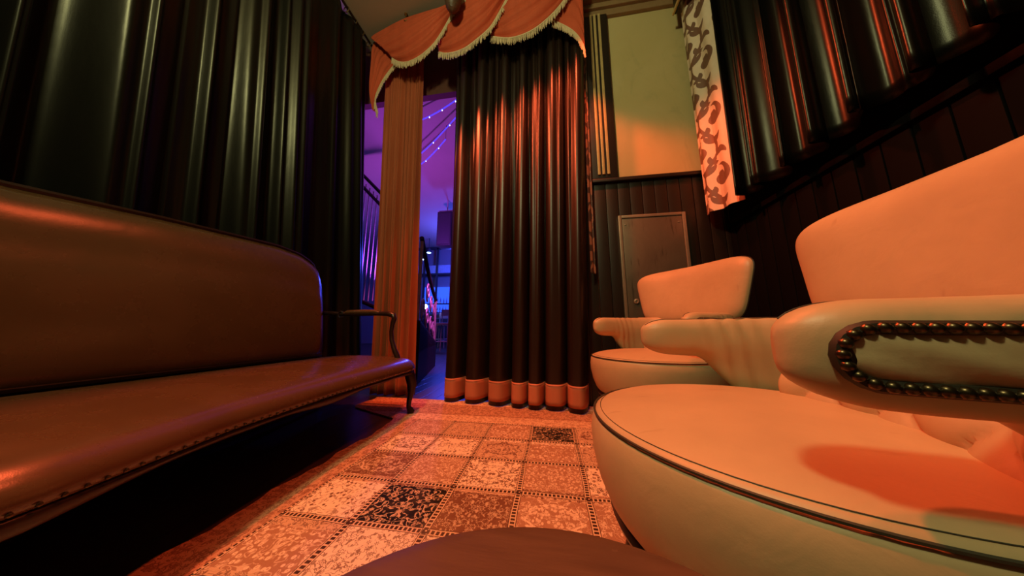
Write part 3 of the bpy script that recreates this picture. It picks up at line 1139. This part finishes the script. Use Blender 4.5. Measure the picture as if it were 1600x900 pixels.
# ---------------------------------------------------------------- armchairs
def chair(loc, rotz, label):
    """front faces -x in local space"""
    t = thing('armchair', label, 'chair', loc, rotz, 'tan leather armchairs')
    L = dict(parent=t, local=True)
    # --- seat
    R = .365

    def ring(prof, n=72, cap0=True, cap1=True):
        V, F = [], []
        for r, z in prof:
            for k in range(n):
                th = 2 * PI * k / n
                V.append((r * math.cos(th) * R * 1.0, r * math.sin(th) * R * .985, z))
        F = gridF(n, len(prof), True)
        if cap0:
            F.append(tuple(range(n)))
        if cap1:
            F.append(tuple((len(prof) - 1) * n + k for k in range(n)))
        return V, F
    V, F = ring([(.02, .500), (.2, .4995), (.45, .497), (.65, .491), (.80, .483), (.90, .475), (.955, .468), (.985, .462), (.99, .455), (.9, .45)])
    so = fix_normals(mesh_obj('seat', V, F, M['tan'], **L))
    V, F = ring([(.90, .462), (.985, .4605), (1.005, .45), (1.02, .42), (1.015, .38), (.985, .33), (.94, .29), (.90, .272), (.86, .266), (.3, .266)])
    bd = fix_normals(mesh_obj('seat_band', V, F, M['tan'], **L))
    MB().tube([(math.cos(a) * R * .995, math.sin(a) * R * .98, .4625) for a in np.linspace(0, 2 * PI, 91)[:-1]], .0027, 6, closed=True).build('piping', M['seam'], so, local=True)
    MB().tube([(math.cos(a) * R * .953, math.sin(a) * R * .939, .4692) for a in np.linspace(0, 2 * PI, 91)[:-1]], .0007, 4, closed=True).build('stitching', M['seam'], so, local=True)
    MB().tube([(math.cos(a) * R * .885, math.sin(a) * R * .875, .262) for a in np.linspace(0, 2 * PI, 61)[:-1]], .014, 8, closed=True).build('base_rail', M['wood'], t, local=True)
    # --- legs
    for ang in (145, 215, 35, 325):
        a = math.radians(ang)
        ux, uy = math.cos(a), math.sin(a)
        pts = [(.28 * ux, .28 * uy, .27), (.305 * ux, .305 * uy, .22), (.312 * ux, .312 * uy, .16), (.315 * ux, .315 * uy, .09), (.33 * ux, .33 * uy, .035), (.33 * ux, .33 * uy, .0112)]
        MB().tube(pts, [.032, .033, .026, .019, .017, .021], 12).build('leg', M['wood'], t, local=True)
    # --- arm band: horseshoe sweep
    HW = .322
    A0 = .17   # arm tip distance in front of the centre

    path = []
    for x_ in np.linspace(-A0, .10, 22)[:-1]:
        path.append((x_, -HW + .012 * max(0, -x_ / A0)))
    for ph in np.linspace(-90, 90, 45):
        a = math.radians(ph)
        path.append((.10 + .30 * math.cos(a) ** .8, HW * math.copysign(abs(math.sin(a)) ** .9, a)))
    for x_ in np.linspace(.10, -A0, 22)[1:]:
        path.append((x_, HW - .012 * max(0, -x_ / A0)))
    P = np.array(path)
    d = np.concatenate([[0], np.cumsum(np.linalg.norm(np.diff(P, axis=0), axis=1))])
    TOT = d[-1]

    def at(s):
        return np.array((np.interp(s, d, P[:, 0]), np.interp(s, d, P[:, 1])))

    def nrm(s):
        e = .02
        tg = at(min(TOT, s + e)) - at(max(0, s - e))
        tg /= np.linalg.norm(tg)
        return np.array((tg[1], -tg[0]))      # outward

    def ends(s):
        e = min(s, TOT - s)
        zt = .694 + .004 * float(sm(e, .1, .4))
        zb = .578 - .008 * float(sm(e, .0, .15)) - .115 * float(sm(e, .165, .30))
        k = math.sqrt(max(1e-4, 1 - (1 - min(1, e / .08)) ** 2))
        return e, zt, zb, k

    def half(e):
        return .046 - .012 * float(sm(e, .15, .35))
    PX_ = 2.6

    def surf(s, th, grow=0.0):
        e, zt, zb, k = ends(s)
        zc, b = (zt + zb) / 2, (zt - zb) / 2 * (.25 + .75 * k) + grow
        a = half(e) * k + grow
        c, s_ = math.cos(th), math.sin(th)
        n_ = a * math.copysign(abs(c) ** (2 / PX_), c)
        z = zc + b * math.copysign(abs(s_) ** (2 / PX_), s_)
        # the wall below the roll is thinner and leans out to the seat
        low = float(sm(zt - z, .09, .16))
        n_ = n_ * (1 - .35 * low) + .0 * low
        q = at(s) + nrm(s) * n_
        return (q[0], q[1], z)

    e0 = [.0, .002, .006, .013, .022, .034, .048, .064, .080]
    ss = np.concatenate([e0, np.linspace(.09, TOT - .09, 100), [TOT - q for q in e0[::-1]]])
    NR = 30
    V = [surf(s, 2 * PI * k / NR) for s in ss for k in range(NR)]
    V = np.array(V)
    # leather wrinkles where the arms turn into the back
    for i, s in enumerate(ss):
        e = min(s, TOT - s)
        w = .0055 * math.exp(-((e - .27) / .09) ** 2)
        for k in range(NR):
            p = V[i * NR + k]
            p += np.array((0, -math.copysign(1, p[1]), 0)) * w * math.sin(e * 120 + 18 * p[2])
    F = gridF(NR, len(ss), True) + [tuple(range(NR)), tuple((len(ss) - 1) * NR + k for k in range(NR))]
    ar = fix_normals(mesh_obj('arms', V, F, M['tan'], **L))
    # piping seam along the top of both arms
    for rev in (0, 1):
        pts = []
        for s in np.linspace(.012, .42, 40):
            q = surf(TOT - s if rev else s, math.radians(104), .0006)
            pts.append(q)
        MB().tube(pts, .0012, 5).build('arm_piping', M['seam'], ar, local=True)
    # outer panels framed with nails
    proto = None
    for rev in (0, 1):
        def sp(s, z, grow):
            s2 = TOT - s if rev else s
            e, zt, zb, k = ends(s2)
            zc, b = (zt + zb) / 2, (zt - zb) / 2 * (.25 + .75 * k)
            q = max(0, 1 - abs((z - zc) / b) ** PX_) ** (1 / PX_)
            low = float(sm(zt - z, .09, .16))
            n_ = half(e) * k * q * (1 - .35 * low) + grow
            p = at(s2) + nrm(s2) * n_
            return np.array((p[0], p[1], z))

        def zu(s):
            return .662 - .012 * s

        def zl(s):
            return .606 - .03 * s - .06 * float(sm(s, .16, .30))
        # U-shaped outline: lower line, round the tip, upper line
        out = []
        s0 = .032
        for s in np.linspace(.56, .06, 50):
            out.append((s, zl(s)))
        zc0, hz = (zu(.06) + zl(.06)) / 2, (zu(.06) - zl(.06)) / 2
        for a in np.linspace(-80, 80, 9):
            out.append((.06 - (.06 - s0) * math.cos(math.radians(a)), zc0 + hz * math.sin(math.radians(a))))
        for s in np.linspace(.06, .56, 50):
            out.append((s, zu(s)))
        pts = [sp(s, z, .001) for s, z in out]
        MB().tube(pts, .0076, 8, flat=1.0).build('nail_band', M['gimp'], ar, local=True)
        # padded panel inside the outline
        V = []
        nu_, nv_ = 46, 9
        for i_, s in enumerate(np.linspace(s0 + .008, .56, nu_)):
            f_ = min(1, (s - s0) / .022)
            f_ = math.sqrt(max(0, 1 - (1 - f_) ** 2))
            zc1, h1 = (zu(s) + zl(s)) / 2, (zu(s) - zl(s)) / 2 * .93 * f_
            for j_ in range(nv_):
                q = -1 + 2 * j_ / (nv_ - 1)
                pil_ = .006 * (1 - q * q) * f_ + .0015 * math.sin(s * 70 + 5 * q)
                V.append(sp(s, zc1 + h1 * q, .001 + pil_))
        pn = fix_normals(mesh_obj('side_panel', V, gridF(nv_, nu_), M['tan_quilt'], ar, local=True))
        # stitched X seam on the panel
        for (sa, za, sb, zb_) in ((.20, .655, .235, .625), (.235, .625, .275, .655), (.235, .625, .19, .60)):
            MB().tube([sp(sa + (sb - sa) * q, za + (zb_ - za) * q, .0078) for q in np.linspace(0, 1, 8)], .0016, 5).build('patch_seam', M['tan_quilt'], pn, local=True)
        # nails at even spacing
        O = np.array(out)
        P3 = np.array([sp(s, z, .007) for s, z in out])
        dl = np.concatenate([[0], np.cumsum(np.linalg.norm(np.diff(P3, axis=0), axis=1))])
        for q in np.arange(.004, dl[-1], .0116):
            s_, z_ = np.interp(q, dl, O[:, 0]), np.interp(q, dl, O[:, 1])
            p = sp(s_, z_, .0070)
            s2 = TOT - s_ if rev else s_
            n2 = nrm(s2)
            if proto is None:
                proto = MB().lathe([(.0001, -.004), (.0060, -.002), (.0058, .0008), (.0046, .0030), (.0025, .0045), (.0001, .0049)], (0, 0, 0), 10, 'x').build('nail', M['nail'], t, local=True)
                o = proto
            else:
                o = proto.copy()
                COL.objects.link(o)
                o.parent = t
            o.location = tuple(p)
            o.rotation_euler = (0, 0, math.atan2(n2[1], n2[0]))
    # quilted cushion across the lower back
    V = []
    nu_, nv_ = 96, 32
    for i_ in range(nu_):
        y_ = -.285 + .47 * i_ / (nu_ - 1)
        for j_ in range(nv_):
            v_ = j_ / (nv_ - 1)
            z = .452 + .225 * v_
            edge = min(1, min(i_, nu_ - 1 - i_) / 6) ** .5
            a_, b_ = y_ * 14 + z * 13, y_ * 14 - z * 13
            q = abs(math.sin(PI * a_ / 2)) ** .5 * abs(math.sin(PI * b_ / 2)) ** .5
            bow = .05 * math.sin(PI * v_) ** .6
            x_ = .175 - .95 * y_ * y_ + .17 * v_ ** 1.4 - bow * edge - .022 * q * edge + .05 * (1 - edge)
            V.append((x_, y_, z))
    ql = mesh_obj('quilted_cushion', V, gridF(nv_, nu_), M['tan_quilt'], **L)
    fix_normals(ql)
    solid(ql, .03, -1)
    # --- back: fan shaped padded panel
    def bpt(u, v, off):
        hw = .320 + .095 * max(0, v) ** 1.1
        y_ = hw * u
        zt = .64 + .372 * v + .020 * (v > .5) * (v - .5) * 2 * (1 - u * u) + .022 * u * u * v
        xx = .395 + .085 * v - .38 * y_ * y_ * (1.0 + .4 * v)
        # normal is mostly along -x, turned by the curve
        sl = -2 * .38 * y_
        n_ = np.array((-1, sl, .2))
        n_ /= np.linalg.norm(n_)
        return np.array((xx, y_, zt)) + n_ * off
    NT_, NRr = 72, 14

    def half_back(sign, T, mat, name):
        V = []
        for j_ in range(NRr):
            r = math.sin(PI / 2 * j_ / (NRr - 1))
            th_ = T * max(0, 1 - r ** 5) ** .5
            for k in range(NT_):
                a = 2 * PI * k / NT_
                c, s_ = math.cos(a), math.sin(a)
                e = 2 / 5.0
                u_ = r * math.copysign(abs(c) ** e, c)
                v_ = .5 + .5 * r * math.copysign(abs(s_) ** e, s_)
                V.append(bpt(u_, v_, sign * th_))
        F = gridF(NT_, NRr, True)
        return fix_normals(mesh_obj(name, V, F, mat, **L))
    half_back(1, .058, M['tan'], 'backrest')
    half_back(-1, .03, M['dark_leather'], 'outer_back')
    pts = []
    for k in range(NT_):
        a = 2 * PI * k / NT_
        c, s_ = math.cos(a), math.sin(a)
        pts.append(bpt(math.copysign(abs(c) ** .4, c), .5 + .5 * math.copysign(abs(s_) ** .4, s_), -.002))
    MB().tube(pts, .0045, 6, closed=True).build('back_piping', M['dark_leather'], t, local=True)
    return t


chair((.462, .665, 0), math.radians(-4), 'large tan leather armchair in the right foreground with nail studded arm')
c2 = chair((.610, 1.725, 0), math.radians(33), 'tan leather armchair farther off, in front of the metal hatch')
c2.scale = (1, 1, 1.07)

# ---------------------------------------------------------------- round table below the camera
tb = thing('round_table', 'round worn dark wood table top at the bottom edge of the picture', 'table', (0, .075, 0))
MB().lathe([(.0, .380), (.270, .380), (.298, .384), (.306, .392), (.308, .399), (.304, .4055), (.296, .408), (.288, .4075), (.15, .408), (.0, .408)], (0, .075, 0), 96).build('tabletop', M['table'], tb)
MB().lathe([(.02, .380), (.085, .378), (.08, .36), (.045, .34), (.032, .28), (.036, .20), (.050, .14), (.042, .10), (.05, .06), (.06, .045), (.02, .04)], (0, .075, 0), 28).build('pedestal', M['wood'], tb)
for a in (90, 210, 330):
    q = math.radians(a)
    MB().tube([(.04 * math.cos(q), .075 + .04 * math.sin(q), .085), (.12 * math.cos(q), .075 + .12 * math.sin(q), .07), (.2 * math.cos(q), .075 + .2 * math.sin(q), .035), (.235 * math.cos(q), .075 + .235 * math.sin(q), .0235)], [.022, .018, .014, .013], 10).build('foot', M['wood'], tb)

# ---------------------------------------------------------------- the club room beyond the gap
st = thing('staircase', 'dark staircase foot with pink lit iron scroll railing in the purple room beyond the gap', 'staircase', (-1.95, 3.8, 0))
dirv = np.array((.49, -1.55))
P0, P1 = np.array((-2.11, 4.55)), np.array((-1.60, 2.98))
nv2 = np.array((-1.55, -.49)) / np.hypot(1.55, .49) * .28


def prism(name, A, B, off, za, zb, mat, parent, z0=0):
    V = [(A[0], A[1], z0), (B[0], B[1], z0), (B[0], B[1], zb), (A[0], A[1], za)]
    V += [(p[0] + off[0], p[1] + off[1], p[2]) for p in V]
    F = [(0, 1, 2, 3), (7, 6, 5, 4), (0, 4, 5, 1), (1, 5, 6, 2), (2, 6, 7, 3), (3, 7, 4, 0)]
    m = MB()
    m.add(V, F)
    return m.build(name, mat, parent, False)


prism('side_panel', P0, P1, nv2, .40, .74, M['stair'], st)
prism('string_cap', P0, P1, nv2 * .3, .425, .765, simple('stair_cap_wood', (.05, .03, .03), .4), st, .38)
rl = st


def railpt(q, z):
    p = P0 + (P1 - P0) * q + nv2 * .15
    return (p[0], p[1], z)


hr = [railpt(q, 1.20 + .33 * q + .30 * q * q) for q in np.linspace(0, 1, 14)]
MB().tube(hr, .030, 8).build('handrail', M['stair'], rl)
MB().tube([railpt(0, .40), railpt(0, 1.22)], .022, 8).build('post', M['iron'], rl)
MB().tube([railpt(.98, .74), railpt(.98, 1.80)], .022, 8).build('post', M['iron'], rl)
for q0, zc, rr2 in ((.12, .68, .11), (.12, 1.0, .10), (.32, .74, .13), (.34, 1.08, .12), (.55, .84, .14), (.56, 1.22, .13), (.78, .94, .14)):
    pts = []
    for k in np.linspace(0, 1, 26):
        r_ = rr2 * (1 - .75 * k)
        a = 5 + 9.4 * k
        pts.append(railpt(q0 + r_ * math.cos(a) / 1.63, zc + r_ * math.sin(a) * 1.2))
    MB().tube(pts, .013, 6).build('scroll', M['iron'], rl)
rl2 = thing('stair_railing', 'upper flight railing seen through the sliver between left curtain and red drape', 'railing', (-3.6, 4.5, 0))
for xx in (-3.95, -3.30):
    MB().tube([(xx, 4.5, 0), (xx, 4.5, 3.1)], .03, 8).build('post', M['stair'], rl2)
for k, (za, zb) in enumerate(((3.95, 3.3), (3.7, 3.05))):
    MB().tube([(-3.95, 4.5, za), (-3.30, 4.5, zb)], .035, 8).build('handrail', M['stair'], rl2)
for k in range(7):
    xx = -3.92 + k * .095
    MB().tube([(xx, 4.5, 1.2), (xx, 4.5, 3.78 - k * .09)], .012, 6).build('baluster', M['iron'], rl2)
MB().tube([(-3.95, 4.5, 1.3), (-3.30, 4.5, 1.05)], .04, 8).build('bottom_rail', M['stair'], rl2)

# hanging loudspeaker
sk = thing('loudspeaker', 'dark box loudspeaker hanging below the purple ceiling beyond the gap', 'speaker', (-2.98, 6.6, 3.6))
MB().box(-3.13, -2.70, 6.45, 6.85, 2.95, 3.95, .02).build('cabinet', M['hall_dark'], sk)
MB().box(-3.10, -2.73, 6.44, 6.455, 3.0, 3.9, .004).build('grille', simple('speaker_grille', (.05, .05, .06), .6, vscale=80, var=.5), sk)
MB().box(-3.16, -2.68, 6.55, 6.75, 3.95, 4.03, .01).build('bracket', M['iron'], sk)
MB().tube([(-2.92, 6.65, 4.0), (-2.92, 6.65, CEIL)], .02, 8).build('hanger', M['iron'], sk)

# blue light streaks on the hall ceiling, modelled as glowing strands with beads
for idx, (a, b, n, lab) in enumerate((((-2.6, 3.75, 4.28), (-1.30, 3.35, 4.30), 5, 'glowing strand for the blue light streak nearest the top of the purple gap'),
                                      ((-3.2, 4.75, 4.18), (-1.45, 3.60, 4.22), 4, 'long slanting glowing strand for a blue light streak in the middle of the purple gap'),
                                      ((-3.0, 4.75, 4.10), (-1.85, 4.00, 4.12), 3, 'lowest short glowing strand for a blue light streak in the purple gap'))):
    s = thing('light_streak', lab, 'light streak', a, 0, 'blue light streaks')
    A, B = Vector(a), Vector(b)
    MB().tube([tuple(A.lerp(B, q) - Vector((0, 0, .09 * math.sin(PI * q)))) for q in np.linspace(0, 1, 16)], .011, 6).build('glow_strand', M['streak_glow'], s)
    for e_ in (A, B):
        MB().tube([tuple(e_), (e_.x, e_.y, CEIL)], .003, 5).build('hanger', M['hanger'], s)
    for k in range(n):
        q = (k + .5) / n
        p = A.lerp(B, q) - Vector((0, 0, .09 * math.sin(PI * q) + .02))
        MB().lathe([(.0, -.012), (.008, -.008), (.010, 0), (.006, .010), (.0, .014)], tuple(p), 8).build('sparkle_bead', M['sparkle_bead'], s)

# glazed bar front at the end of the hall
gf = thing('glazed_partition', 'dark framed glazed partition at the far end of the blue lit hall', 'partition', (-5.5, 10.6, 0))
for xx in (-6.35, -5.62, -5.02, -4.3):
    MB().box(xx - .035, xx + .035, 10.55, 10.63, 0, 4.30, .004).build('mullion', M['hall_dark'], gf)
MB().box(-6.4, -4.2, 10.55, 10.63, 4.22, 4.32, .004).build('top_rail', M['hall_dark'], gf)
MB().box(-6.4, -4.2, 10.54, 10.60, 3.05, 3.12, .004).build('transom', M['hall_dark'], gf)
MB().box(-6.4, -4.2, 10.62, 10.66, 3.12, 3.50, .004).build('fascia', simple('pale_fascia', (.45, .5, .6), .6), gf)
shelf = thing('back_bar', 'glowing blue back bar with bottle shelves at the end of the hall', 'bar shelf', (-4.9, 10.9, 0))
MB().box(-5.75, -4.2, 10.95, 11.0, 1.35, 2.55, .004).build('backlit_panel', M['backlit'], shelf)
for z in (1.35, 1.75):
    MB().box(-5.75, -4.2, 10.74, 10.95, z, z + .04, .004).build('shelf', M['hall_dark'], shelf)
MB().box(-5.75, -4.2, 10.74, 10.95, 0, 1.1, .004).build('cupboard', M['hall_dark'], shelf)
for z, row in ((1.391, 'lower'), (1.791, 'upper')):
    for k in range(6):
        xx = -5.35 + k * .14 + .03 * random.random()
        h = .24 + .08 * random.random()
        o = MB().lathe([(.0, 0), (.032, 0), (.034, h * .55), (.02, h * .7), (.012, h * .78), (.012, h), (.0, h)], (xx, 10.85, z), 8).build('bottle', M['glass_bottle'])
        tag(o, '%s bottle from the left on the %s shelf of the blue back bar' % (('first', 'second', 'third', 'fourth', 'fifth', 'sixth')[k], row), 'bottle', 'bottles on the %s back bar shelf' % row)
for (xx, yy, zz, lab, dim) in ((-4.95, 9.6, 3.80, 'brighter blue spotlight at upper right of the glazed partition', .10), (-5.35, 9.9, 3.62, 'smaller blue spotlight at left of the glazed partition', .075)):
    s = thing('spotlight', lab, 'spotlight', (xx, yy, zz), 0, 'blue hall spotlights')
    MB().lathe([(.0, .16), (dim * .6, .15), (dim, .06), (dim, 0.0), (dim * .9, -.02), (.0, -.02)], (xx, yy, zz), 16, 'z').build('housing', M['hall_dark'], s)
    MB().lathe([(.0, -.05), (dim * .5, -.045), (dim * .85, -.022), (.0, -.02)], (xx, yy, zz), 16, 'z').build('lens', M['lamp_blue'], s)
    MB().tube([(xx, yy, zz + .15), (xx, yy, CEIL)], .015, 6).build('stem', M['hall_dark'], s)
lampw = thing('table_lamp', 'small glowing white lamp at the end of the blue hall', 'lamp', (-4.75, 8.6, 0))
MB().lathe([(.0, 0), (.14, 0), (.14, .02), (.02, .04), (.02, 1.35), (.0, 1.35)], (-4.35, 8.4, 0), 12).build('stand', M['hall_dark'], lampw)
MB().lathe([(.0, 1.34), (.05, 1.36), (.075, 1.43), (.05, 1.50), (.0, 1.52)], (-4.35, 8.4, 0), 12).build('globe', M['lamp_white'], lampw)
for k, (xx, yy, lab) in enumerate(((-3.15, 7.3, 'pale seated bar stool nearer the curtain in the blue hall'), (-3.9, 8.8, 'bar stool standing farther back in the blue hall'))):
    s = thing('bar_stool', lab, 'stool', (xx, yy, 0), 0, 'bar stools in the hall')
    MB().box(xx - .19, xx + .19, yy - .19, yy + .19, .78, .84, .015).build('seat', M['iron'], s)
    MB().box(xx - .19, xx + .19, yy + .17, yy + .20, 1.05, 1.25, .01).build('backrest', M['iron'], s)
    for ax in (-1, 1):
        for ay in (-1, 1):
            MB().tube([(xx + ax * .16, yy + ay * .16, .79), (xx + ax * .20, yy + ay * .20, 0)], .014, 6).build('leg', M['iron'], s)
        MB().tube([(xx + ax * .16, yy + .185, .8), (xx + ax * .16, yy + .185, 1.15)], .014, 6).build('back_post', M['iron'], s)
    MB().tube([(xx + a * .185, yy + b * .185, .3) for a, b in ((-1, -1), (1, -1), (1, 1), (-1, 1))], .010, 6, closed=True).build('foot_rail', M['iron'], s)
